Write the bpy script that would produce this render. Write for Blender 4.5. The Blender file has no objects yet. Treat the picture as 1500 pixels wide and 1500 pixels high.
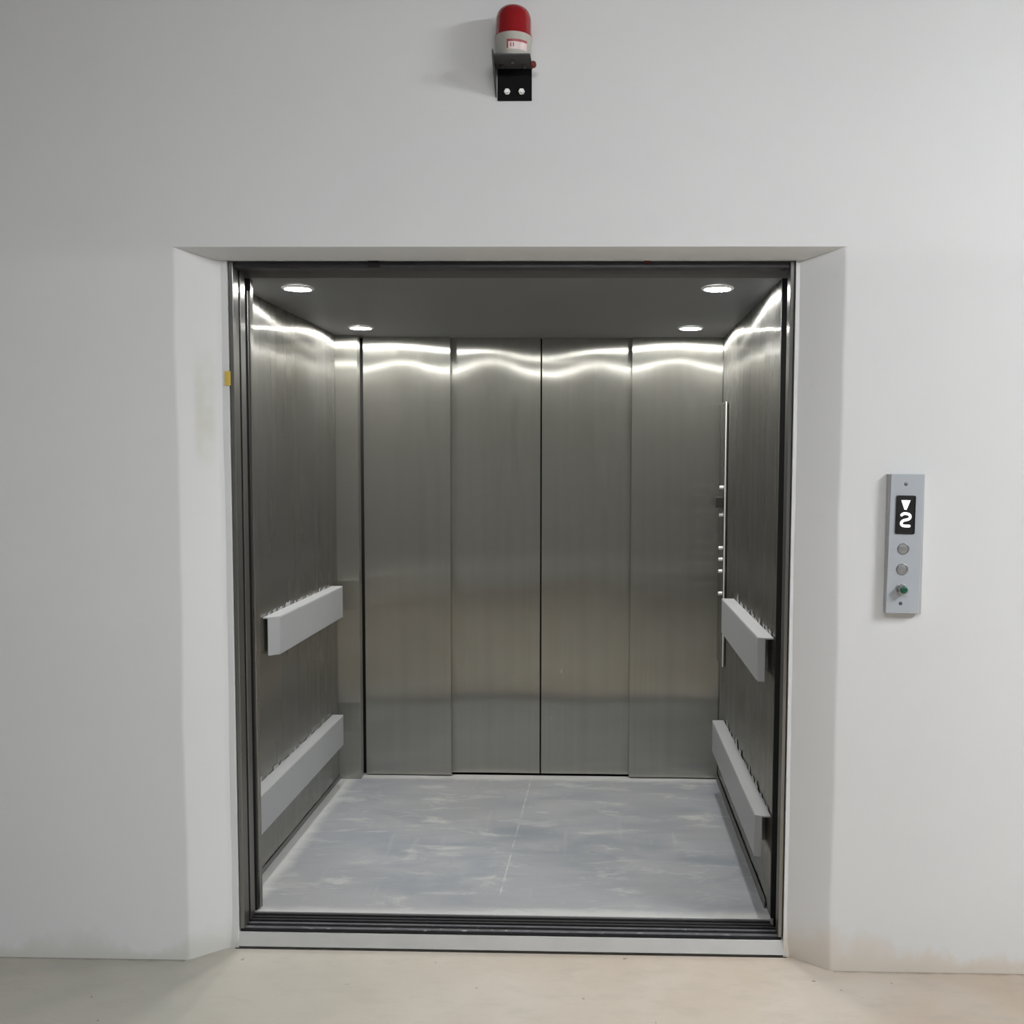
import bpy, bmesh, math, random
from mathutils import Vector, Matrix
random.seed(7)
SC = bpy.context.scene
COL = SC.collection
PI = math.pi

# ------------------------------------------------------------------ materials
def new_mat(name):
    m = bpy.data.materials.new(name); m.use_nodes = True
    nt = m.node_tree; nt.nodes.clear()
    out = nt.nodes.new('ShaderNodeOutputMaterial')
    return m, nt, out

def nd(nt, typ, **kw):
    n = nt.nodes.new(typ)
    for k, v in kw.items():
        if hasattr(n, k) and k not in n.inputs: setattr(n, k, v)
        else: n.inputs[k].default_value = v
    return n

def mixc(nt, fac, a, b):
    n = nt.nodes.new('ShaderNodeMix'); n.data_type = 'RGBA'
    for s, v in ((0, fac), (6, a), (7, b)):
        if isinstance(v, bpy.types.NodeSocket): nt.links.new(v, n.inputs[s])
        else: n.inputs[s].default_value = (tuple(v) + (1,) if s and len(v) == 3 else v)
    return n.outputs[2]

def ramp(nt, src, p0, p1, c0=(0, 0, 0, 1), c1=(1, 1, 1, 1)):
    r = nt.nodes.new('ShaderNodeValToRGB')
    r.color_ramp.elements[0].position = p0; r.color_ramp.elements[0].color = c0
    r.color_ramp.elements[1].position = p1; r.color_ramp.elements[1].color = c1
    nt.links.new(src, r.inputs[0]); return r.outputs[0]

def noise(nt, scale=(1, 1, 1), s=5, detail=4, rough=.55, loc=(0, 0, 0), rot=(0, 0, 0), dist=0):
    tc = nt.nodes.new('ShaderNodeTexCoord'); mp = nt.nodes.new('ShaderNodeMapping')
    mp.inputs['Scale'].default_value = scale; mp.inputs['Location'].default_value = loc
    mp.inputs['Rotation'].default_value = rot
    nt.links.new(tc.outputs['Object'], mp.inputs[0])
    n = nt.nodes.new('ShaderNodeTexNoise')
    n.inputs['Scale'].default_value = s; n.inputs['Detail'].default_value = detail
    n.inputs['Roughness'].default_value = rough; n.inputs['Distortion'].default_value = dist
    nt.links.new(mp.outputs[0], n.inputs[0]); return n.outputs[0]

def coord(nt, axis):
    tc = nt.nodes.new('ShaderNodeTexCoord'); sp = nt.nodes.new('ShaderNodeSeparateXYZ')
    nt.links.new(tc.outputs['Object'], sp.inputs[0]); return sp.outputs[axis]

def math_(nt, op, a, b=None, c=None):
    n = nt.nodes.new('ShaderNodeMath'); n.operation = op
    for i, v in enumerate((a, b, c)):
        if v is None: continue
        if isinstance(v, bpy.types.NodeSocket): nt.links.new(v, n.inputs[i])
        else: n.inputs[i].default_value = v
    return n.outputs[0]

def mrange(nt, v, a, b, c, d, smooth=False):
    n = nt.nodes.new('ShaderNodeMapRange')
    if smooth: n.interpolation_type = 'SMOOTHSTEP'
    nt.links.new(v, n.inputs[0])
    for i, q in enumerate((a, b, c, d)): n.inputs[i + 1].default_value = q
    return n.outputs[0]

def bump(nt, h, strength=.2, dist=.002):
    b = nt.nodes.new('ShaderNodeBump'); b.inputs['Strength'].default_value = strength
    b.inputs['Distance'].default_value = dist; nt.links.new(h, b.inputs['Height']); return b.outputs[0]

def principled(name, color=(.5, .5, .5), rough=.5, metal=0, spec=.5, emit=None, estr=0, trans=0, coat=0, vary=0, vscale=20):
    m, nt, out = new_mat(name)
    p = nt.nodes.new('ShaderNodeBsdfPrincipled')
    p.inputs['Base Color'].default_value = (*color, 1); p.inputs['Roughness'].default_value = rough
    p.inputs['Metallic'].default_value = metal; p.inputs['Specular IOR Level'].default_value = spec
    p.inputs['Transmission Weight'].default_value = trans; p.inputs['Coat Weight'].default_value = coat
    if emit: p.inputs['Emission Color'].default_value = (*emit, 1); p.inputs['Emission Strength'].default_value = estr
    if vary:
        n = noise(nt, s=vscale)
        c = mixc(nt, n, [q * (1 - vary) for q in color], [min(1, q * (1 + vary)) for q in color])
        nt.links.new(c, p.inputs['Base Color'])
    nt.links.new(p.outputs[0], out.inputs[0]); return m

def steel(name, color, r2=.065, an=.84, tangent=(0, 0, 1), diffuse=.06, grain_axis=2, streak=.12, sheen=.16, sheen_scale=26, sheen_var=.3, grain=210):
    """hairline stainless: glossy lobe, narrow along the grain and wide across it"""
    m, nt, out = new_mat(name)
    g = nt.nodes.new('ShaderNodeBsdfAnisotropic')
    g.distribution = 'GGX'
    t = nt.nodes.new('ShaderNodeCombineXYZ')
    for i in range(3): t.inputs[i].default_value = tangent[i]
    nt.links.new(t.outputs[0], g.inputs['Tangent'])
    sc = [grain] * 3; sc[grain_axis] = 1.2
    n = noise(nt, scale=sc, s=1, detail=3)
    cl = noise(nt, s=2.2, detail=3)
    rr = mrange(nt, n, .3, .7, math.sqrt(r2) * (1 - .35 * streak), math.sqrt(r2) * (1 + .35 * streak))
    nt.links.new(rr, g.inputs['Roughness'])
    g.inputs['Anisotropy'].default_value = an
    c1 = mixc(nt, n, [q * .985 for q in color], [q * 1.01 for q in color])
    c2 = mixc(nt, mrange(nt, cl, .3, .7, 0, .5), c1, [color[0] * .97, color[1] * .93, color[2] * .84])
    nt.links.new(c2, g.inputs['Color'])
    wav = noise(nt, s=1.7, detail=1)
    nt.links.new(bump(nt, wav, .2, .010), g.inputs['Normal'])
    d = nt.nodes.new('ShaderNodeBsdfDiffuse'); d.inputs[0].default_value = (*[q * .7 for q in color], 1)
    g2 = nt.nodes.new('ShaderNodeBsdfAnisotropic'); g2.distribution = 'GGX'   # broader sheen, uneven from hairline to hairline
    g2.inputs['Roughness'].default_value = .42; g2.inputs['Anisotropy'].default_value = min(an, .62)
    nt.links.new(t.outputs[0], g2.inputs['Tangent']); nt.links.new(c2, g2.inputs['Color'])
    sc2 = [sheen_scale] * 3; sc2[grain_axis] = .5
    col = noise(nt, scale=sc2, s=1, detail=1.5, rough=.5, loc=(3, 5, 1))
    m2 = nt.nodes.new('ShaderNodeMixShader'); nt.links.new(mrange(nt, col, .35, .7, sheen * (1 - sheen_var), sheen * (1 + sheen_var)), m2.inputs[0])
    nt.links.new(g.outputs[0], m2.inputs[1]); nt.links.new(g2.outputs[0], m2.inputs[2])
    mx = nt.nodes.new('ShaderNodeMixShader'); mx.inputs[0].default_value = diffuse
    nt.links.new(m2.outputs[0], mx.inputs[1]); nt.links.new(d.outputs[0], mx.inputs[2])
    nt.links.new(mx.outputs[0], out.inputs[0]); return m

def plaster(name, color, stain=True):
    m, nt, out = new_mat(name)
    p = nt.nodes.new('ShaderNodeBsdfPrincipled'); p.inputs['Roughness'].default_value = .85
    p.inputs['Specular IOR Level'].default_value = .2
    big = noise(nt, s=1.1, detail=5); fine = noise(nt, s=260, detail=2)
    c = mixc(nt, mrange(nt, big, .3, .7, 0, 1), [q * .965 for q in color], color)
    spots = noise(nt, s=9, detail=3, loc=(3, 1, 7))
    c = mixc(nt, mrange(nt, spots, .68, .80, 0, .16), c, [q * .72 for q in color])
    if stain:
        z = coord(nt, 2); x = coord(nt, 0)
        edge = noise(nt, scale=(1, 1, .6), s=6.5, detail=5, loc=(5, 0, 2))
        hgt = math_(nt, 'MULTIPLY', mrange(nt, edge, .35, .7, .02, .17), mrange(nt, x, -1.5, 1.3, .7, 1.15))
        f = math_(nt, 'SUBTRACT', 1, math_(nt, 'DIVIDE', z, hgt))
        f = mrange(nt, f, -.05, .8, 0, .5, True)
        warm = mixc(nt, mrange(nt, x, -1.0, 1.0, 0, 1), (.55, .55, .48), (.63, .52, .38))
        c = mixc(nt, f, c, warm)
        # old glue patch on the splayed side of the opening
        px = mrange(nt, math_(nt, 'ABSOLUTE', math_(nt, 'ADD', x, .892)), .012, .034, 1, 0, True)
        pz = mrange(nt, math_(nt, 'ABSOLUTE', math_(nt, 'SUBTRACT', z, 1.665)), .11, .2, 1, 0, True)
        pn = noise(nt, s=14, detail=3)
        pf = math_(nt, 'MULTIPLY', math_(nt, 'MULTIPLY', px, pz), mrange(nt, pn, .3, .7, .1, .5))
        c = mixc(nt, pf, c, (.55, .56, .47))
    nt.links.new(c, p.inputs['Base Color'])
    nt.links.new(bump(nt, math_(nt, 'ADD', math_(nt, 'MULTIPLY', big, 3.0), math_(nt, 'MULTIPLY', fine, .12)), .25, .004), p.inputs['Normal'])
    nt.links.new(p.outputs[0], out.inputs[0]); return m

def concrete_floor(name):
    m, nt, out = new_mat(name)
    p = nt.nodes.new('ShaderNodeBsdfPrincipled'); p.inputs['Roughness'].default_value = .55
    p.inputs['Specular IOR Level'].default_value = .3
    a = noise(nt, s=1.6, detail=6, rough=.6); b = noise(nt, scale=(1, 2.2, 1), s=7, detail=6, rough=.65); d = noise(nt, s=26, detail=2, loc=(2, 5, 1))
    x = coord(nt, 0)
    base = mixc(nt, mrange(nt, x, -1.3, 1.0, 0, 1, True), (.37, .37, .33), (.42, .345, .272))
    c = mixc(nt, mrange(nt, a, .35, .65, 0, .75), base, (.49, .45, .40))
    c = mixc(nt, mrange(nt, b, .5, .72, 0, .5), c, (.36, .33, .28))
    c = mixc(nt, mrange(nt, d, .735, .76, 0, .8), c, (.13, .12, .1))
    y = coord(nt, 1)   # dirt collected in the joint along the wall
    jy = math_(nt, 'ADD', y, math_(nt, 'MULTIPLY', math_(nt, 'SUBTRACT', noise(nt, s=18, detail=4), .5), .03))
    xo = math_(nt, 'GREATER_THAN', math_(nt, 'ABSOLUTE', math_(nt, 'SUBTRACT', x, .0085)), .972)
    c = mixc(nt, math_(nt, 'MULTIPLY', xo, mrange(nt, jy, -.016, .002, 0, .6, True)), c, (.16, .14, .11))
    nt.links.new(c, p.inputs['Base Color'])
    nt.links.new(bump(nt, b, .15, .003), p.inputs['Normal'])
    nt.links.new(p.outputs[0], out.inputs[0]); return m

def car_floor_mat(name):
    m, nt, out = new_mat(name)
    p = nt.nodes.new('ShaderNodeBsdfPrincipled')
    p.inputs['Specular IOR Level'].default_value = .35
    a = noise(nt, scale=(1, 2.6, 1), s=3.0, detail=7, rough=.62, dist=.6)
    b = noise(nt, scale=(1, 2.6, 1), s=4.0, detail=8, rough=.68, loc=(4, 2, 0), dist=.5)
    d = noise(nt, scale=(9, 1, 1), s=2.4, detail=4, loc=(1, 7, 0), rot=(0, 0, .08))
    k = noise(nt, s=48, detail=2, loc=(7, 3, 0))
    base = mixc(nt, mrange(nt, a, .35, .65, 0, 1), (.195, .215, .242), (.285, .292, .305))
    base = mixc(nt, mrange(nt, noise(nt, s=1.3, detail=3, loc=(9, 9, 0)), .4, .62, 0, .6), base, (.262, .262, .265))
    c = mixc(nt, mrange(nt, b, .54, .70, 0, .62), base, (.45, .445, .43))
    c = mixc(nt, mrange(nt, d, .62, .78, 0, .25), c, (.46, .45, .43))
    c = mixc(nt, mrange(nt, k, .72, .75, 0, .65), c, (.12, .12, .13))
    # pale dust swept up along the four edges
    x = coord(nt, 0); y = coord(nt, 1)
    ex = math_(nt, 'SUBTRACT', .868, math_(nt, 'ABSOLUTE', x)); ey = math_(nt, 'SUBTRACT', .70, math_(nt, 'ABSOLUTE', math_(nt, 'SUBTRACT', y, .705)))
    e = math_(nt, 'MINIMUM', ex, ey)
    e = math_(nt, 'ADD', e, math_(nt, 'MULTIPLY', math_(nt, 'SUBTRACT', a, .5), .12))
    c = mixc(nt, mrange(nt, e, .0, .06, .7, 0, True), c, (.47, .47, .46))
    sx = math_(nt, 'ABSOLUTE', math_(nt, 'ADD', math_(nt, 'ADD', x, .051), math_(nt, 'MULTIPLY', y, -.0174)))
    sn = noise(nt, s=14, detail=6, loc=(2, 2, 2))
    c = mixc(nt, math_(nt, 'MULTIPLY', mrange(nt, sx, .0012, .0045, 1, 0, True), mrange(nt, sn, .42, .62, .0, .55)), c, (.5, .49, .46))
    # diamond tread knurl
    nt.links.new(c, p.inputs['Base Color'])
    nt.links.new(mrange(nt, a, .3, .7, .42, .62), p.inputs['Roughness'])
    tc = nt.nodes.new('ShaderNodeTexCoord'); mp = nt.nodes.new('ShaderNodeMapping'); mp.inputs['Rotation'].default_value = (0, 0, PI / 4)
    nt.links.new(tc.outputs['Object'], mp.inputs[0])
    w = nt.nodes.new('ShaderNodeTexChecker'); w.inputs['Scale'].default_value = 62; nt.links.new(mp.outputs[0], w.inputs[0])
    nt.links.new(bump(nt, w.outputs[1], .12, .001), p.inputs['Normal'])
    nt.links.new(p.outputs[0], out.inputs[0]); return m

def emitter(name, color, strength):
    m, nt, out = new_mat(name)
    e = nt.nodes.new('ShaderNodeEmission'); e.inputs[0].default_value = (*color, 1); e.inputs[1].default_value = strength
    nt.links.new(e.outputs[0], out.inputs[0]); return m

M = {}
M['wall'] = plaster('white_plaster', (.735, .745, .755))
M['lobby'] = plaster('lobby_plaster', (.42, .42, .42), stain=False)
M['floor'] = concrete_floor('lobby_concrete')
M['apron'] = principled('threshold_cement', (.57, .575, .57), .8, vary=.12, vscale=9)
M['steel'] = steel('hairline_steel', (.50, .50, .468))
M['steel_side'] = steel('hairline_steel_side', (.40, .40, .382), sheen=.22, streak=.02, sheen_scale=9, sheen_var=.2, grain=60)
M['steel_ceiling'] = steel('ceiling_steel', (.40, .41, .43), r2=.10, an=.35, tangent=(1, 0, 0), diffuse=.25, grain_axis=0, streak=.15)
M['frame'] = steel('frame_steel', (.30, .30, .295), r2=.09, an=.55, diffuse=.12, streak=.1)
M['transom'] = steel('transom_steel', (.42, .42, .42), r2=.10, an=.35, tangent=(1, 0, 0), diffuse=.35, grain_axis=0, streak=.1)
M['dark_steel'] = principled('dark_header_steel', (.032, .032, .036), .45, .3, vary=.2)
M['black'] = principled('matte_black', (.006, .006, .006), .8)  # also paints the shade in the frame groove and door gaps
M['sill'] = principled('sill_aluminium', (.016, .016, .018), .55, 0, spec=.25, vary=.5, vscale=30)
M['sill_rib'] = principled('sill_worn_rib', (.085, .085, .095), .5, 0, spec=.3, vary=.5, vscale=24)
def debris(m):
    nt = m.node_tree; p = [n for n in nt.nodes if n.type == 'BSDF_PRINCIPLED'][0]
    old = p.inputs['Base Color'].links[0].from_socket
    k = noise(nt, scale=(.6, 1, 1), s=55, detail=4, loc=(3, 9, 1)); k2 = noise(nt, s=3, detail=2, loc=(8, 1, 4))
    f = math_(nt, 'MULTIPLY', mrange(nt, k, .62, .68, 0, .8), mrange(nt, k2, .45, .6, .1, 1))
    nt.links.new(mixc(nt, f, old, (.42, .42, .42)), p.inputs['Base Color'])
debris(M['sill_rib'])
M['sill_dark'] = principled('sill_groove_dirt', (.010, .010, .011), .8, spec=.15, vary=.4, vscale=40)
M['carfloor'] = car_floor_mat('dusty_steel_floor')
M['bumper'] = principled('grey_bumper_board', (.30, .308, .315), .5, .1, vary=.05, vscale=6)
M['film'] = principled('torn_film', (.27, .27, .265), .4, vary=.15, vscale=40)
M['floor_edge_strip'] = principled('dark_strip_steel', (.15, .15, .145), .45, .45, vary=.25, vscale=18)
M['ring'] = principled('white_trim_ring', (.8, .8, .8), .35)
M['lamp'] = emitter('downlight_led', (1, .985, .955), 560)
M['tube'] = emitter('batten_led', (.965, .985, 1), 455)
M['tube_fill'] = emitter('batten_led_fill', (.965, .985, 1), 145)
M['face'] = steel('call_plate_steel', (.60, .645, .70), r2=.16, an=.4, diffuse=.9, streak=.2)
M['boxgrey'] = principled('call_box_grey', (.42, .42, .42), .5)
M['screen'] = principled('display_black', (.012, .012, .013), .25)
M['led'] = emitter('display_white', (1, 1, 1), 1.6)
M['buttonm'] = principled('button_silver', (.36, .37, .38), .32, .7)
M['buttonr'] = principled('button_ring', (.28, .29, .30), .35, .7)
M['green'] = principled('green_lens', (.008, .085, .05), .3)
M['screw'] = principled('screw_steel', (.13, .13, .14), .4, .6)
M['bracket'] = principled('black_bracket', (.006, .006, .007), .7, spec=.12)
M['bracket_grey'] = principled('bracket_shelf_grey', (.075, .078, .08), .6, spec=.2)
M['bolt'] = principled('zinc_bolt', (.7, .7, .68), .25, .5)
M['redlens'] = principled('red_beacon_lens', (.27, .004, .009), .10, 0, .4, coat=.35)
M['beaconbase'] = principled('ivory_beacon_base', (.44, .44, .40), .45)
M['labelw'] = principled('beacon_label_white', (.75, .62, .62), .25)
M['labelr'] = principled('beacon_label_red', (.32, .05, .06), .4)
M['yellow'] = principled('yellow_tape', (.72, .52, .10), .6)
M['scuff'] = principled('pale_scuff', (.24, .23, .20), .6)
M['redtag'] = principled('dark_red_tag', (.16, .012, .014), .6)
M['white_edge'] = principled('cop_edge_white', (.5, .5, .49), .3)

# ------------------------------------------------------------------ mesh helpers
class MB:
    def __init__(s): s.bm = bmesh.new()
    def face(s, pts):
        return s.bm.faces.new([s.bm.verts.new(p) for p in pts])
    def box(s, a, b, bev=0, seg=2):
        t = bmesh.new()
        x0, y0, z0 = [min(p, q) for p, q in zip(a, b)]; x1, y1, z1 = [max(p, q) for p, q in zip(a, b)]
        bmesh.ops.create_cube(t, size=1)
        for v in t.verts:
            v.co = Vector((x0 if v.co.x < 0 else x1, y0 if v.co.y < 0 else y1, z0 if v.co.z < 0 else z1))
        if bev: bmesh.ops.bevel(t, geom=t.edges[:], offset=bev, segments=seg, affect='EDGES', profile=.6)
        s.merge(t); return s
    def merge(s, t, mat=None):
        me = bpy.data.meshes.new('tmp'); t.to_mesh(me); t.free()
        if mat: me.transform(mat)
        s.bm.from_mesh(me); bpy.data.meshes.remove(me)
    def lathe(s, prof, center, axis='Z', n=40):
        """prof: (radius, height) pairs along the axis"""
        t = bmesh.new(); rings = []
        for r, h in prof:
            if r < 1e-6: rings.append([t.verts.new((0, 0, h))])
            else: rings.append([t.verts.new((r * math.cos(2 * PI * i / n), r * math.sin(2 * PI * i / n), h)) for i in range(n)])
        for A, B in zip(rings, rings[1:]):
            for i in range(n):
                j = (i + 1) % n
                q = [A[i % len(A)], A[j % len(A)], B[j % len(B)], B[i % len(B)]]
                u = []
                for v in q:
                    if v not in u: u.append(v)
                if len(u) > 2: t.faces.new(u)
        bmesh.ops.recalc_face_normals(t, faces=t.faces[:])
        rot = {'Z': Matrix(), 'Y': Matrix.Rotation(PI / 2, 4, 'X'), 'X': Matrix.Rotation(-PI / 2, 4, 'Y')}[axis]   # Y: axis points to -Y; X: to -X
        s.merge(t, Matrix.Translation(center) @ rot); return s
    def prism(s, pts, vec, bev=0):
        t = bmesh.new(); v = Vector(vec)
        a = [t.verts.new(p) for p in pts]; b = [t.verts.new(Vector(p) + v) for p in pts]
        t.faces.new(a); t.faces.new(b[::-1]); n = len(a)
        for i in range(n): t.faces.new([a[i], b[i], b[(i + 1) % n], a[(i + 1) % n]])
        bmesh.ops.recalc_face_normals(t, faces=t.faces[:])
        if bev: bmesh.ops.bevel(t, geom=t.edges[:], offset=bev, segments=1, affect='EDGES')
        s.merge(t); return s
    def build(s, name, mat, parent=None, smooth=False, recalc=False):
        if recalc: bmesh.ops.recalc_face_normals(s.bm, faces=s.bm.faces[:])
        me = bpy.data.meshes.new(name)
        o = bpy.data.objects.new(name, me); COL.objects.link(o)
        off = Vector((0, 0, 0)); q = parent
        while q is not None: off += q.location; q = q.parent
        for v in s.bm.verts: v.co -= off
        s.bm.to_mesh(me); s.bm.free()
        me.materials.append(M[mat])
        if smooth:
            for p in me.polygons: p.use_smooth = True
            try: me.set_sharp_from_angle(angle=math.radians(40))
            except Exception: pass
        o.parent = parent
        return o

def tag(o, label, cat, group=None, kind='thing'):
    o['label'] = label; o['category'] = cat; o['kind'] = kind
    if group: o['group'] = group
    return o
def thing(name, loc, label, cat, group=None):
    o = bpy.data.objects.new(name, None); COL.objects.link(o); o.location = loc
    o.empty_display_size = .05
    return tag(o, label, cat, group)
def struct(o, label=None):
    o['kind'] = 'structure'
    if label: o['label'] = label
    return o

# ------------------------------------------------------------------ numbers of the place (metres)
XL, XR, H1 = -.960, .977, 2.120         # opening at the wall face
D = .080                                # depth of the splayed plaster reveal
IL, IR, IH = -.853, .861, 2.098         # reveal at its inner end
FL, FR = -.831, .848                    # steel frame outer edges
HS = .051                               # lift floor level above lobby floor
CL, CR = -.906, .831                    # car side walls
YC0, YC1 = .222, 1.637                  # car front, rear doors
HC = 2.072                              # car ceiling
ROOM = dict(x0=-5.2, x1=6.5, y0=-6.0, h=3.25)

# ------------------------------------------------------------------ lobby shell
def wob(z, k, a=.0022):
    return a * (math.sin(z * 5.1 + k) + .6 * math.sin(z * 11.7 + 2 * k) + .35 * math.sin(z * 27 + 3 * k))
mb = MB(); bm = mb.bm
N = 44
def col_strip(xf, side):
    """plaster cross-section swept up the side of the opening"""
    rows = []
    for i in range(N + 1):
        z = IH * i / N
        zo = H1 * i / N
        xo = (XL if side < 0 else XR) + (wob(zo, 1.3 if side < 0 else 4.1) if 0 < i < N else 0)
        xi = (IL if side < 0 else IR) + (wob(z, 2.2 if side < 0 else 5.0, .0012) if 0 < i < N else 0)
        if z < .16: xi -= side * .010 * (1 - z / .16) ** 2 * -1
        xff = FL if side < 0 else FR
        xw = ROOM['x0'] if side < 0 else ROOM['x1']
        rows.append([(xw, 0, zo), (xo, 0, zo), (xo + (xi - xo) * .10, D * .045, zo + (z - zo) * .1), (xi - (xi - xo) * .1, D * .90, z), (xi + (xff - xi) * .2, D, z), (xff, D, z), (xff, .12, z), (xw, .12, z)])
    V = [[bm.verts.new(p) for p in r] for r in rows]
    for i in range(N):
        for j in range(7):
            q = [V[i][j], V[i][j + 1], V[i + 1][j + 1], V[i + 1][j]]
            bm.faces.new(q if side < 0 else q[::-1])
    return V
VL = col_strip(None, -1); VR = col_strip(None, 1)
# soffit and the wall above
soff = [[VL[N][k] for k in (1, 2, 3, 4, 5, 6)], [VR[N][k] for k in (1, 2, 3, 4, 5, 6)]]
for k in range(5):
    bm.faces.new([soff[0][k], soff[0][k + 1], soff[1][k + 1], soff[1][k]])
h = ROOM['h']
tl, t1, t2, tr = [bm.verts.new(p) for p in ((ROOM['x0'], 0, h), (XL, 0, h), (XR, 0, h), (ROOM['x1'], 0, h))]
bm.faces.new([VL[N][0], VL[N][1], t1, tl]); bm.faces.new([VL[N][1], VR[N][1], t2, t1]); bm.faces.new([VR[N][1], VR[N][0], tr, t2])
b0, b1, b2, b3 = [bm.verts.new(p) for p in ((ROOM['x0'], .12, h), (FL, .12, h), (FR, .12, h), (ROOM['x1'], .12, h))]
bm.faces.new([VL[N][7], b0, b1, VL[N][6]]); bm.faces.new([VL[N][6], b1, b2, VR[N][6]]); bm.faces.new([VR[N][6], b2, b3, VR[N][7]])
wf = struct(mb.build('wall_front', 'wall', smooth=False, recalc=True), 'white plastered wall with a splayed opening around the lift')
for p in wf.data.polygons: p.use_smooth = True
wf.data.set_sharp_from_angle(angle=math.radians(24))

struct(MB().prism([(ROOM['x0'], ROOM['y0'], -.08), (ROOM['x1'], ROOM['y0'], -.08), (ROOM['x1'], .11, -.08), (.8585, .11, -.08), (.8585, .074, -.08), (-.8425, .074, -.08), (-.8425, .11, -.08), (ROOM['x0'], .11, -.08)], (0, 0, .08)).build('floor', 'floor', recalc=True), 'beige grey bare concrete lobby floor')
struct(MB().box((ROOM['x0'], ROOM['y0'], h), (ROOM['x1'], 0, h + .08)).build('ceiling', 'lobby'))
struct(MB().box((ROOM['x0'], ROOM['y0'] - .1, 0), (ROOM['x1'], ROOM['y0'], h)).build('wall_back', 'lobby'))
struct(MB().box((ROOM['x0'] - .1, ROOM['y0'], 0), (ROOM['x0'], 0, h)).build('wall_left', 'lobby'))
struct(MB().box((ROOM['x1'], ROOM['y0'], 0), (ROOM['x1'] + .1, 0, h)).build('wall_right', 'lobby'))
# cement step under the landing sill, standing clear of the floor by a dark joint
mb = MB()
mb.prism([(-.842, .078, .0065), (-.842, .085, .047), (-.842, .089, .0505), (-.842, .118, .0505), (-.842, .118, .0065)], (1.700, 0, 0))
mb.box((-.842, .098, -.05), (.858, .118, .0065))
struct(mb.build('trim_1', 'apron'), 'low pale cement step below the metal door sill')

# ------------------------------------------------------------------ landing door frame
fr = thing('door_frame', (0, .1, HS), 'slim brushed steel frame lining the lift opening inside the white plaster', 'door frame')
JZ = .0578
def jamb(side):
    m = MB(); s = side
    xo = FL if s < 0 else FR
    ed = lambda d: xo - s * d
    # outer lip, groove, inner return
    MB().box((ed(0), .094, JZ), (ed(.0035), .116, IH - .002)).build('groove_shade', 'black', fr)  # black strip standing in for the shade inside the groove
    m.box((ed(.0035), .086, JZ), (ed(.0155), .118, IH - .002), .0015, 1)
    m.box((ed(.0), .118, JZ), (ed(.0148), .134, IH - .002), .001, 1)
    return m.build('jamb', 'frame', fr)
jamb(-1); jamb(1)
MB().box((FL + .017, .092, 2.078), (FR - .017, .136, IH - .002), .0015, 1).build('header', 'dark_steel', fr)

# ------------------------------------------------------------------ sills
ls = thing('landing_sill', (0, .12, HS), 'dark grooved metal landing sill lying along the top of the cement step', 'door sill')
MB().box((FL + .004, .086, .0505), (FR - .006, .160, .0535)).build('sill_plate', 'sill_dark', ls)
for ya, yb in ((.096, .110), (.128, .138), (.151, .159)):
    MB().box((FL + .004, ya, .0535), (FR - .006, yb, .0575), .001, 1).build('rib', 'sill_rib' if ya < .15 else 'sill', ls)

# ------------------------------------------------------------------ open landing door leaves, pocketed behind the wall
MB_ = MB().box((-1.25, .141, HS + .010), (FL + .0182, .158, 2.12), .001, 1)
tag(MB_.build('landing_door_leaf', 'frame'), 'edge of the open steel landing door leaf directly behind the left frame jamb', 'door', 'open landing door leaves')
_l = [o for o in bpy.data.objects if o.name == 'landing_door_leaf'][0]
MB().box((-.87, .1375, HS + .012), (FL + .0172, .1408, 2.10)).build('leaf_gap_shade', 'black', _l)  # black strip painting the dark gap between jamb and leaf
MB_ = MB().box((-1.25, .165, HS + .010), (FL + .0148, .188, 2.12), .001, 1)
tag(MB_.build('landing_door_leaf', 'frame'), 'edge of the inner open steel landing door leaf beside the black gap at left', 'door', 'open landing door leaves')

# ------------------------------------------------------------------ the car
car = thing('elevator_car', (0, .222, HS), 'open stainless steel goods lift car with a dusty grey floor', 'elevator car')
P0 = YC0
# floor plate
fl = MB()
fl.box((CL, P0, HS - .02), (CR + .012, 1.662, HS))
fl.build('floor_plate', 'carfloor', car)
MB().box((CL, P0, HC), (CR + .04, 1.72, HC + .02)).build('ceiling_panel', 'steel_ceiling', car)
MB().box((CL, P0 - .003, HC - .0), (CR + .04, P0 - .0005, 2.16)).build('transom', 'transom', car)
cs = MB().box((-.86, .168, HS - .03), (FR - .018, P0 - .001, HS - .004)).build('car_sill', 'sill_dark', car)
for ya, yb in ((.170, .176), (.184, .194), (.206, .211)):
    MB().box((-.86, ya, HS - .004), (FR - .018, yb, HS - .0005), .0006, 1).build('rib', 'sill', cs)
# side walls: three panels each, 2 mm shut lines
def panel_grid(x, y0, y1, z0, z1, inward, k):
    """slightly oil-canned sheet facing +x (inward=1) or -x"""
    m = MB(); b = m.bm; ny, nz = 14, 50; rows = []
    for i in range(ny + 1):
        y = y0 + (y1 - y0) * i / ny; u = i / ny
        r = []
        for j in range(nz + 1):
            z = z0 + (z1 - z0) * j / nz
            dx = .0010 * math.sin(PI * u) * math.sin(2.1 * PI * (z - z0) / (z1 - z0) + k) + .0005 * math.cos(2 * PI * u + k) * math.tanh((z - 1.9) / .12)
            if i in (0, ny): dx *= 0
            r.append(b.verts.new((x + inward * (dx - .0022), y, z)))
        rows.append(r)
    for i in range(ny):
        for j in range(nz):
            q = [rows[i][j], rows[i + 1][j], rows[i + 1][j + 1], rows[i][j + 1]]
            b.faces.new(q if inward > 0 else q[::-1])
    # turned edges and back
    bx = x - inward * .02
    for (ya, i) in ((y0, 0), (y1, ny)):
        q = [(bx, ya, z0), (x - inward * .0022, ya, z0), (x - inward * .0022, ya, z1), (bx, ya, z1)]
        m.face(q)
    m.face([(bx, y0, z0), (bx, y1, z0), (bx, y1, z1), (bx, y0, z1)])
    return m
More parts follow.
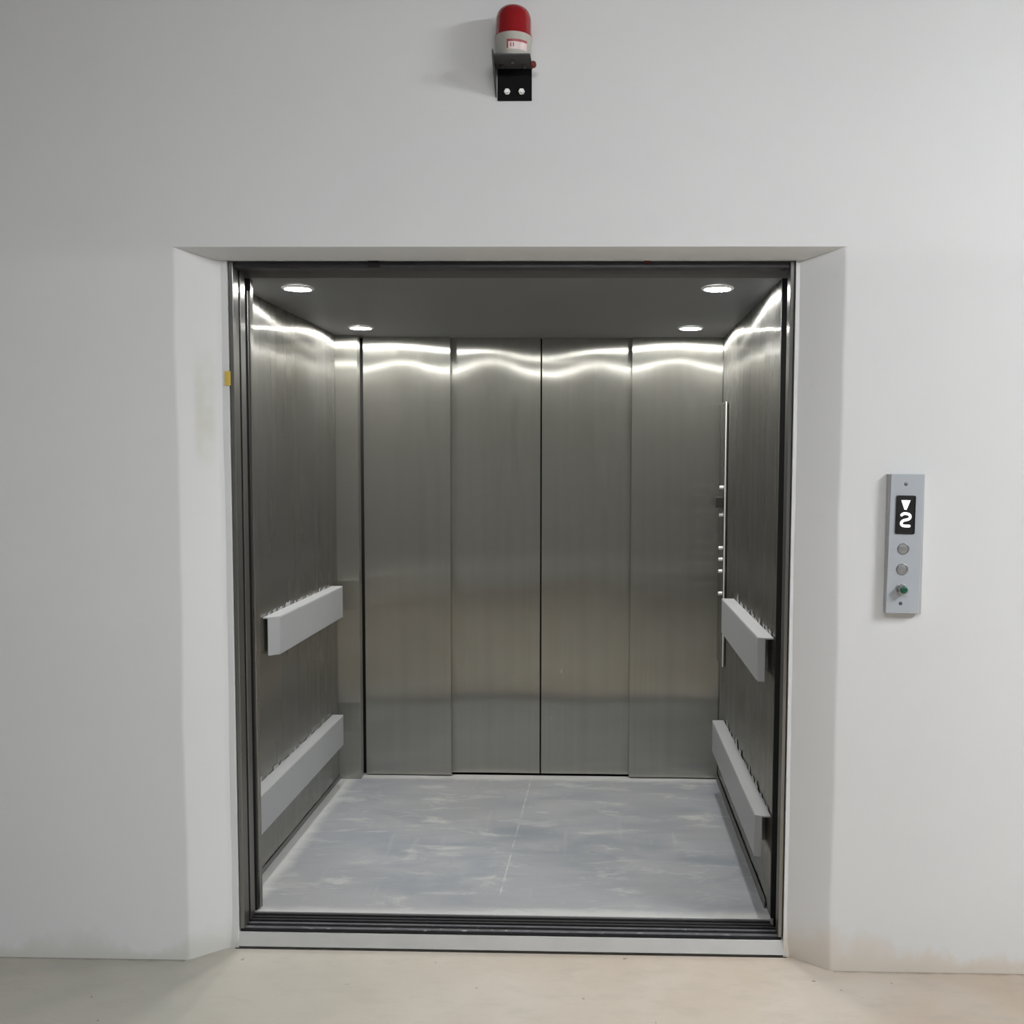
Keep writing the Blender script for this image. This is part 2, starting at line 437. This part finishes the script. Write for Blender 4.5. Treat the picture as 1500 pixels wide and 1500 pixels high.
for (a, b_, k) in ((.262, .70, .3), (.702, 1.14, 1.4), (1.142, 1.575, 2.2)):
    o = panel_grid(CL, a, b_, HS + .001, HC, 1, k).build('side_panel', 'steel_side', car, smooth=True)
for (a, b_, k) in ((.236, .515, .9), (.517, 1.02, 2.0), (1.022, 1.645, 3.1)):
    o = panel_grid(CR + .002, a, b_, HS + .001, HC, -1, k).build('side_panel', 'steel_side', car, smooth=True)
# dark backing behind shut lines
MB().box((CL - .035, .24, 0), (CL - .021, 1.7, 2.1)).build('wall_backing', 'black', car)
MB().box((CR + .023, .225, 0), (CR + .04, 1.7, 2.1)).build('wall_backing', 'black', car)
# entrance column on the left, with the head bracket
MB().box((-.93, .236, HS), (-.8165, .262, HC), .0015, 1).build('entrance_column', 'steel_side', car)
MB().box((-.93, .2225, HS + .004), (-.8215, .2355, HC)).build('gap_shade', 'black', car)  # black sheet in place of the shade in the running clearance
MB().box((-.862, .2262, 2.035), (-.812, .2355, HC), .002, 1).build('head_bracket', 'dark_steel', car)
MB().box((.8335, .2225, HS + .004), (.90, .2355, HC)).build('gap_shade', 'black', car)  # same black stand-in for the dark clearance at right
# rear left return
MB().box((CL - .02, 1.577, HS), (-.807, 1.627, HC), .0012, 1).build('rear_column', 'steel', car)
MB().box((CR, 1.6475, HS), (CR + .04, 1.69, HC)).build('rear_column', 'steel', car)
# strips where walls meet the floor: skirting at left, painted reflection at right
MB().box((CL, .264, HS), (CL + .005, 1.576, HS + .018), .0015, 1).build('floor_edge_strip', 'floor_edge_strip', car)
MB().box((CR - .006, .30, HS), (CR, 1.634, HS + .028), .0015, 1).build('floor_edge_strip', 'floor_edge_strip', car)  # dark band standing in for the floor edge reflected in the wall

# ------------------------------------------------------------------ rear doors, four leaves
edges = [-.807, -.397, .0125, .422, .833]
names = ['leftmost closed steel door leaf of the rear wall beside the narrow corner column',
         'closed rear door leaf just left of the black centre gap',
         'closed rear door leaf just right of the black centre gap, with faint scuffs',
         'rightmost closed steel door leaf of the rear wall meeting the right car wall']
for k in range(4):
    x0, x1 = edges[k] + .0025, edges[k + 1] - .0025
    yb = 1.637 if k in (0, 3) else 1.664
    if k == 0: x0 += .009
    if k == 1: x0 -= .03; x1 -= .0012
    if k == 2: x1 += .03; x0 += .0012
    m = MB(); b = m.bm; nx, nz = 30, 80; z0, z1 = HS + (.006 if k in (0, 3) else .010), HC + .02
    vis0, vis1 = (edges[k], edges[k + 1])
    rows = []
    for i in range(nx + 1):
        x = x0 + (x1 - x0) * i / nx
        u = (x - vis0) / (vis1 - vis0)
        r = []
        for j in range(nz + 1):
            z = z0 + (z1 - z0) * j / nz
            g = .12 * math.tanh((z - 1.93) / .12)
            ph = (.46, .45, .60, .48)[k]
            dy = -.0105 * g * math.cos(2 * PI * (u - ph)) * (1, 1, 1, .7)[k] + .0018 * math.sin(PI * u) * math.sin(3 * (z + k))
            r.append(b.verts.new((x, yb + dy, z)))
        rows.append(r)
    for i in range(nx):
        for j in range(nz):
            b.faces.new([rows[i][j], rows[i + 1][j], rows[i + 1][j + 1], rows[i][j + 1]])
    yk = yb + .021
    L = [r for r in rows[0]]; R = [r for r in rows[-1]]
    lb = [b.verts.new((x0, yk, v.co.z)) for v in L]; rb = [b.verts.new((x1, yk, v.co.z)) for v in R]
    for j in range(nz):
        b.faces.new([L[j], L[j + 1], lb[j + 1], lb[j]]); b.faces.new([R[j], rb[j], rb[j + 1], R[j + 1]])
        b.faces.new([lb[j], lb[j + 1], rb[j + 1], rb[j]])
    b.faces.new([rows[i][0] for i in range(nx + 1)] + [rb[0], lb[0]])
    o = m.build('elevator_door_leaf', 'steel', None, smooth=True)
    # own origin at the foot of the leaf
    c = Vector(((x0 + x1) / 2, yb, z0))
    for v in o.data.vertices: v.co -= c
    o.location = c
    tag(o, names[k], 'door', 'rear lift door leaves')
    if k == 2:
        for (sx_, sz_, w_, h_) in ((.110, .545, .012, .022), (.101, .268, .007, .026), (.062, .322, .004, .012)):
            q = MB(); n_ = 9
            q.prism([(sx_ + w_ * .5 * math.cos(2 * PI * i / n_) * (1 + .3 * math.sin(3 * i)), yb - .0012, sz_ + h_ * .5 * math.sin(2 * PI * i / n_) * (1 + .25 * math.cos(2 * i))) for i in range(n_)], (0, .004, 0))
            sc_ = q.build('scuff_mark', 'scuff', o); sc_['label'] = 'small pale scuff on the door leaf'
MB().box((CL, 1.6625, HS - .02), (CR + .012, 1.70, HS - .006)).build('rear_sill', 'sill_dark', car)
MB().box((CL, 1.70, 0), (CR + .06, 1.715, 2.13)).build('rear_backing', 'black', car)

# ------------------------------------------------------------------ bumper boards on the side walls
def bumper(side, y0, y1, z0, z1, label, front_chamfer, t=.05, seed=1):
    rnd = random.Random(seed)
    xw = CL if side < 0 else CR
    ix = lambda d: xw - side * d
    root = thing('bumper_rail', (xw, (y0 + y1) / 2, z0), label, 'bumper rail', 'bumper boards on the car walls')
    ch, so = (.034, .016) if side < 0 else (.009, .026)
    foot = [(ix(so), y0 if front_chamfer else y0), (ix(t), y0 + ch), (ix(t), y1 - .006), (ix(t - .006), y1), (ix(so), y1)]
    m = MB(); m.prism([(x, y, z0) for x, y in foot], (0, 0, z1 - z0), .0025)
    b_ = m.build('board', 'bumper', root)
    m = MB(); m.prism([(ix(0), y0, z1 - .004), (ix(so + .001), y0, z1 - .004), (ix(t - .001), y0 + ch, z1 - .004), (ix(t - .001), y1 - .003, z1 - .004), (ix(0), y1 - .003, z1 - .004)], (0, 0, .0055), .001)
    m.build('top_flange', 'bumper', root)
    MB().box((ix(0), y0 + .10, z0 + .02), (ix(so), y1 - .03, z1 - .02)).build('mounting_strip', 'floor_edge_strip', root)
    # ragged left-over protective film on the wall above the board
    y = y0 + .05
    while y < y1 - .12:
        m = MB()
        w = rnd.uniform(.018, .06); n = rnd.randint(2, 4); hh = rnd.uniform(.004, .014) * (1 if side < 0 else 2.1) * (1 if rnd.random() < .75 else 1.7)
        pts = [(y, z1 + .002)] ; top = []
        for i in range(n + 1):
            top.append((y + w * i / n, z1 + .002 + hh * rnd.uniform(.25, 1)))
        pts = pts + top + [(y + w, z1 + .002)]
        m.prism([(ix(.0003), a, c) for a, c in pts], (-side * .0008, 0, 0))
        m.build('film_remnant', 'film', root)
        y += w + rnd.uniform(.0, .06)
    return root
bumper(-1, .565, 1.478, .818, .955, 'pale grey bumper board, upper one on the left car wall', True, seed=3)
bumper(-1, .300, 1.468, .243, .378, 'pale grey bumper board low on the left car wall, front end hidden by the jamb', True, seed=4)
bumper(1, .2365, 1.165, .815, .955, 'pale grey bumper board, upper one on the right car wall under the control panel', True, seed=5)
bumper(1, .2365, 1.428, .247, .382, 'pale grey bumper board low on the right car wall above the floor', True, seed=9)

# ------------------------------------------------------------------ downlights
spots = [(-.711, .385, 'bright round ceiling downlight, front one at left'), (.655, .385, 'bright round ceiling downlight, front one at right'),
         (-.728, 1.322, 'bright round ceiling downlight at rear left, above the leftmost rear door leaf'), (.655, 1.322, 'bright round ceiling downlight at rear right, above the rightmost rear door leaf')]
dl0 = None
for x, y, lab in spots:
    if dl0 is None:
        dl0 = thing('downlight', (x, y, HC), lab, 'ceiling light', 'downlights in the car ceiling')
        MB().lathe([(.041, -.0005), (.052, -.0005), (.053, -.003), (.050, -.006), (.043, -.007), (.041, -.005), (.041, -.0005)], (x, y, HC)).build('trim_ring', 'ring', dl0, smooth=True)
        MB().lathe([(0, -.0062), (.030, -.0062), (.041, -.0052), (.041, -.001), (0, -.001)], (x, y, HC)).build('lens', 'lamp', dl0)
    else:
        c = dl0.copy(); COL.objects.link(c); c.location = (x, y, HC); c['label'] = lab
        for chd in list(dl0.children):
            q = chd.copy(); COL.objects.link(q); q.parent = c

# ------------------------------------------------------------------ car control panel (edge-on at the rear right)
cp = thing('control_panel', (CR, 1.43, .62), 'slim tall lift control panel seen edge-on on the right car wall', 'control panel')
MB().box((CR - .010, 1.432, .615), (CR - .0005, 1.618, 1.772), .001, 1).build('faceplate', 'steel_side', cp)
MB().box((CR - .0108, 1.4285, .62), (CR - .0062, 1.4318, 1.772)).build('edge_strip', 'white_edge', cp)
MB().box((CR - .045, 1.455, 1.315), (CR - .010, 1.52, 1.36), .003, 1).build('card_reader', 'black', cp)
for z in (1.402, 1.282, 1.137, 1.087, 1.035, .937):
    MB().lathe([(0, .018), (.006, .0178), (.008, .016), (.0085, 0), (0, 0)], (CR - .010, 1.475, z), 'X', 20).build('button', 'bolt', cp, smooth=True)

# ------------------------------------------------------------------ call panel on the wall
cpz = (1.075, 1.478)
pn = thing('call_panel', (1.15, 0, 1.275), 'brushed metal call panel with lit display and buttons on the wall right of the lift', 'call panel')
def tilt(mbuild, ang=math.radians(.8)):
    mbuild.bm.transform(Matrix.Translation((1.15, 0, 1.275)) @ Matrix.Rotation(ang, 4, 'Y') @ Matrix.Translation((-1.15, 0, -1.275)))
    return mbuild
MB().box((1.1012, -.0215, 1.0765), (1.2045, -.0005, 1.4765), .001, 1).build('back_box', 'boxgrey', pn)
fp = tilt(MB().box((1.104, -.026, 1.077), (1.1985, -.0220, 1.477), .0012, 1)).build('faceplate', 'face', pn)
def rel(u, v):   # front-face spot in the plate's own frame (metres) from its top-left corner
    return 1.104 + u, 1.477 - v
ds = tilt(MB().box((1.1215, -.0275, 1.306), (1.1765, -.025, 1.416), .004, 2)).build('display', 'screen', pn)
yd = -.0276
tilt(MB().prism([(1.1355, yd, 1.4025), (1.1615, yd, 1.4025), (1.1515, yd, 1.3755), (1.1455, yd, 1.3755)], (0, -.0006, 0))).build('down_arrow', 'led', ds)
# figure 2 as a rounded stroke
pts = [(-.0125, .0135), (-.007, .0175), (.002, .0175), (.0095, .0145), (.012, .009), (.0095, .0035), (.003, .0005), (-.005, -.0015), (-.0105, -.005), (-.0128, -.0105), (-.010, -.0155), (-.003, -.0175), (.010, -.0175)]
sm = []
for i in range(len(pts) - 1):
    p0 = pts[max(i - 1, 0)]; p1 = pts[i]; p2 = pts[i + 1]; p3 = pts[min(i + 2, len(pts) - 1)]
    for k in range(5):
        t = k / 5
        sm.append(tuple(.5 * ((2 * p1[a]) + (-p0[a] + p2[a]) * t + (2 * p0[a] - 5 * p1[a] + 4 * p2[a] - p3[a]) * t * t + (-p0[a] + 3 * p1[a] - 3 * p2[a] + p3[a]) * t ** 3) for a in (0, 1)))
sm.append(pts[-1]); W = .0039
Ls, Rs = [], []
for i, p in enumerate(sm):
    a = sm[max(i - 1, 0)]; c = sm[min(i + 1, len(sm) - 1)]
    d = Vector((c[0] - a[0], c[1] - a[1])).normalized(); nrm = Vector((-d.y, d.x))
    Ls.append((p[0] + nrm.x * W, p[1] + nrm.y * W)); Rs.append((p[0] - nrm.x * W, p[1] - nrm.y * W))
m = MB(); b = m.bm; cx_, cz_ = 1.1505, 1.3465
lv = [b.verts.new((cx_ + q[0], yd - .0006, cz_ + q[1])) for q in Ls]; rv = [b.verts.new((cx_ + q[0], yd - .0006, cz_ + q[1])) for q in Rs]
for i in range(len(sm) - 1): b.faces.new([lv[i], lv[i + 1], rv[i + 1], rv[i]])
for e in (0, -1):
    m.lathe([(0, 0), (W, 0), (W, .0001), (0, .0001)], (cx_ + sm[e][0], yd - .0005, cz_ + sm[e][1]), 'Y', 16)
tilt(m).build('digit', 'led', ds)
for (bx, bz) in ((1.1475, 1.2635), (1.1465, 1.2045)):
    bt = tilt(MB().lathe([(0, .0012), (.010, .0012), (.0128, .0002), (.0128, -.0005), (0, -.0005)], (bx, -.027, bz), 'Y', 32)).build('button', 'buttonm', pn, smooth=True)
    tilt(MB().lathe([(.0125, -.001), (.0168, -.001), (.0168, .001), (.0150, .0022), (.0130, .0018), (.0125, -.001)], (bx, -.0265, bz), 'Y', 32)).build('ring', 'buttonr', bt, smooth=True)
ks = tilt(MB().lathe([(0, .022), (.0115, .022), (.0135, .020), (.0145, .003), (.0175, .002), (.0175, 0), (0, 0)], (1.147, -.026, 1.1475), 'Y', 32)).build('key_switch', 'buttonm', pn, smooth=True)
tilt(MB().lathe([(0, .0026), (.006, .0024), (.0095, .0012), (.0105, 0), (0, 0)], (1.147, -.048, 1.1475), 'Y', 28)).build('green_lens', 'green', ks, smooth=True)
for (bx, bz) in ((1.1475, 1.4485), (1.146, 1.106)):
    tilt(MB().lathe([(0, .0016), (.0034, .0014), (.0056, 0), (0, 0)], (bx, -.026, bz), 'Y', 16)).build('screw', 'screw', pn, smooth=True)

# ------------------------------------------------------------------ warning beacon above the opening
bc = thing('warning_beacon', (.031, 0, 2.525), 'red domed warning beacon on a black wall bracket above the lift opening', 'warning light')
br = MB()
br.box((-.018, -.004, 2.525), (.079, -.0005, 2.618), .0008, 1)
bo = br.build('bracket', 'bracket', bc)
m = MB()
m.box((-.022, -.100, 2.612), (.081, -.0005, 2.616), .0008, 1)
m.build('bracket_shelf', 'bracket_grey', bo)
m = MB()
m.prism([(-.024, -.0005, 2.535), (-.024, -.100, 2.612), (-.024, -.100, 2.628), (-.024, -.0005, 2.628)], (.003, 0, 0))
m.build('gusset', 'bracket_grey', bo)
for (x, y) in ((-.003, -.030), (.030, -.062), (.060, -.030)):
    MB().lathe([(0, -.009), (.0045, -.009), (.0045, -.003), (.008, -.003), (.008, 0), (0, 0)], (x, y, 2.612), 'Z', 6).build('bolt', 'screw', bo)
for x in (.0095, .0505):
    MB().lathe([(0, .009), (.0055, .009), (.0055, .0035), (.009, .0035), (.009, 0), (0, 0)], (x, -.004, 2.549), 'Y', 6).build('bolt', 'bolt', bo)
cx, cyb = .0315, -.053
MB().lathe([(0, 2.616), (.046, 2.616), (.0475, 2.619), (.0495, 2.665), (.0515, 2.668), (.0515, 2.674), (0, 2.674)], (cx, cyb, 0), 'Z', 56).build('base', 'beaconbase', bc, smooth=True)
dome = [(0.0515, 2.674), (.0515, 2.677), (.0495, 2.679)]
dome += [(.0485 + .001 * (1 - i / 6), 2.681 + .045 * i / 6) for i in range(7)]
for i in range(1, 13):
    a = PI / 2 * i / 12
    dome.append((.0475 * math.cos(a) ** .8 if i < 12 else 0, 2.726 + .034 * math.sin(a)))
MB().lathe([(0, 2.674)] + dome, (cx, cyb, 0), 'Z', 56).build('lens', 'redlens', bc, smooth=True)
# label wrapped on the base front, red band over white, dark strokes too small to read
def wrap(m, a0, a1, z0, z1, r):
    b = m.bm; n = 14; prev = None
    for i in range(n + 1):
        a = a0 + (a1 - a0) * i / n
        rr = lambda z: r + .002 * (z - 2.619) / .046
        v = [b.verts.new((cx + rr(z) * math.sin(a), cyb - rr(z) * math.cos(a), z)) for z in (z0, z1)]
        if prev: b.faces.new([prev[0], v[0], v[1], prev[1]])
        prev = v
lb = MB(); wrap(lb, -.30, .92, 2.628, 2.649, .0481); lb = lb.build('label', 'labelw', bc, smooth=True)
m = MB(); wrap(m, -.30, .92, 2.6475, 2.654, .0483); wrap(m, -.30, -.22, 2.630, 2.6475, .0483); wrap(m, -.10, -.04, 2.634, 2.644, .0483); wrap(m, .05, .11, 2.634, 2.644, .0483)
m.build('label_print', 'labelr', lb, smooth=True)
MB().lathe([(0, .012), (.006, .012), (.0085, .009), (.0085, 0), (0, 0)], (.086, -.045, 2.606), 'Y', 18).build('cable_plug', 'redtag', bc, smooth=True)

# ------------------------------------------------------------------ scraps
tag(MB().box((-.841, .0765, 1.730), (-.824, .0785, 1.772)).build('tape_scrap', 'yellow'), 'small scrap of yellow tape on the left edge of the steel frame', 'tape')
tag(MB().prism([(.404, .0885, 2.098), (.423, .0885, 2.098), (.419, .0885, 2.089), (.408, .0885, 2.090)], (0, .002, 0)).build('red_tag', 'redtag'), 'tiny dark red tag stuck on the dark frame header', 'tag')
tag(MB().box((-.412, .084, 2.079), (-.378, .0915, 2.096), .001, 1).build('latch_block', 'black'), 'small black block on the dark header, left of its middle', 'block')

# ------------------------------------------------------------------ lobby lamps (ceiling battens out of view, the second an added fill)
def batten(x, y, rot, lab, L=1.25, tube='tube'):
    r = thing('batten_light', (x, y, h), lab, 'ceiling light', 'lobby ceiling battens')
    r.rotation_euler = (0, 0, rot)
    for nm, mt, bx in (('housing', 'ring', ((-.05, -L / 2, -.05), (.05, L / 2, 0))), ('diffuser', tube, ((-.04, -L / 2 + .02, -.075), (.04, L / 2 - .02, -.05)))):
        m = MB().box(*bx, .004, 1); o = m.build(nm, mt, None); o.parent = r
    return r
batten(3.5, -2.0, 0, 'long white batten light on the lobby ceiling right of the lift')
batten(.45, -3.0, PI / 2, 'added unseen fill light in batten form on the lobby ceiling facing the lift', tube='tube_fill')  # invented fill lamp, lifts the brightness of the wall's middle

# ------------------------------------------------------------------ world, camera, view
w = bpy.data.worlds.new('lobby_world'); SC.world = w; w.use_nodes = True
w.node_tree.nodes['Background'].inputs[0].default_value = (.8, .85, .9, 1)
w.node_tree.nodes['Background'].inputs[1].default_value = 0

yw, pt, rl = .0245, .0663, .0047
R0 = Vector((math.cos(yw), math.sin(yw), 0)); F = Vector((-math.sin(yw) * math.cos(pt), math.cos(yw) * math.cos(pt), -math.sin(pt)))
U0 = R0.cross(F)
R = R0 * math.cos(rl) + U0 * math.sin(rl); U = U0 * math.cos(rl) - R0 * math.sin(rl)
cam = bpy.data.cameras.new('camera'); co = bpy.data.objects.new('camera', cam); COL.objects.link(co)
co.matrix_world = Matrix(((R.x, U.x, -F.x, .2722), (R.y, U.y, -F.y, -2.8781), (R.z, U.z, -F.z, 1.5), (0, 0, 0, 1)))
cam.sensor_width = 36; cam.sensor_fit = 'HORIZONTAL'; cam.lens = 36 * 1454.05 / 1500
cam.shift_x = (750 - 839.64) / 1500; cam.shift_y = (776.75 - 750) / 1500
cam.clip_start = .02
SC.camera = co
SC.view_settings.view_transform = 'Standard'; SC.view_settings.look = 'None'
SC.view_settings.gamma = 1; SC.view_settings.exposure = 0
SC.view_settings.use_curve_mapping = False
SC.cycles.use_denoising = True
SC.cycles.max_bounces = 14; SC.cycles.diffuse_bounces = 6; SC.cycles.glossy_bounces = 8
SC.cycles.sample_clamp_indirect = 6
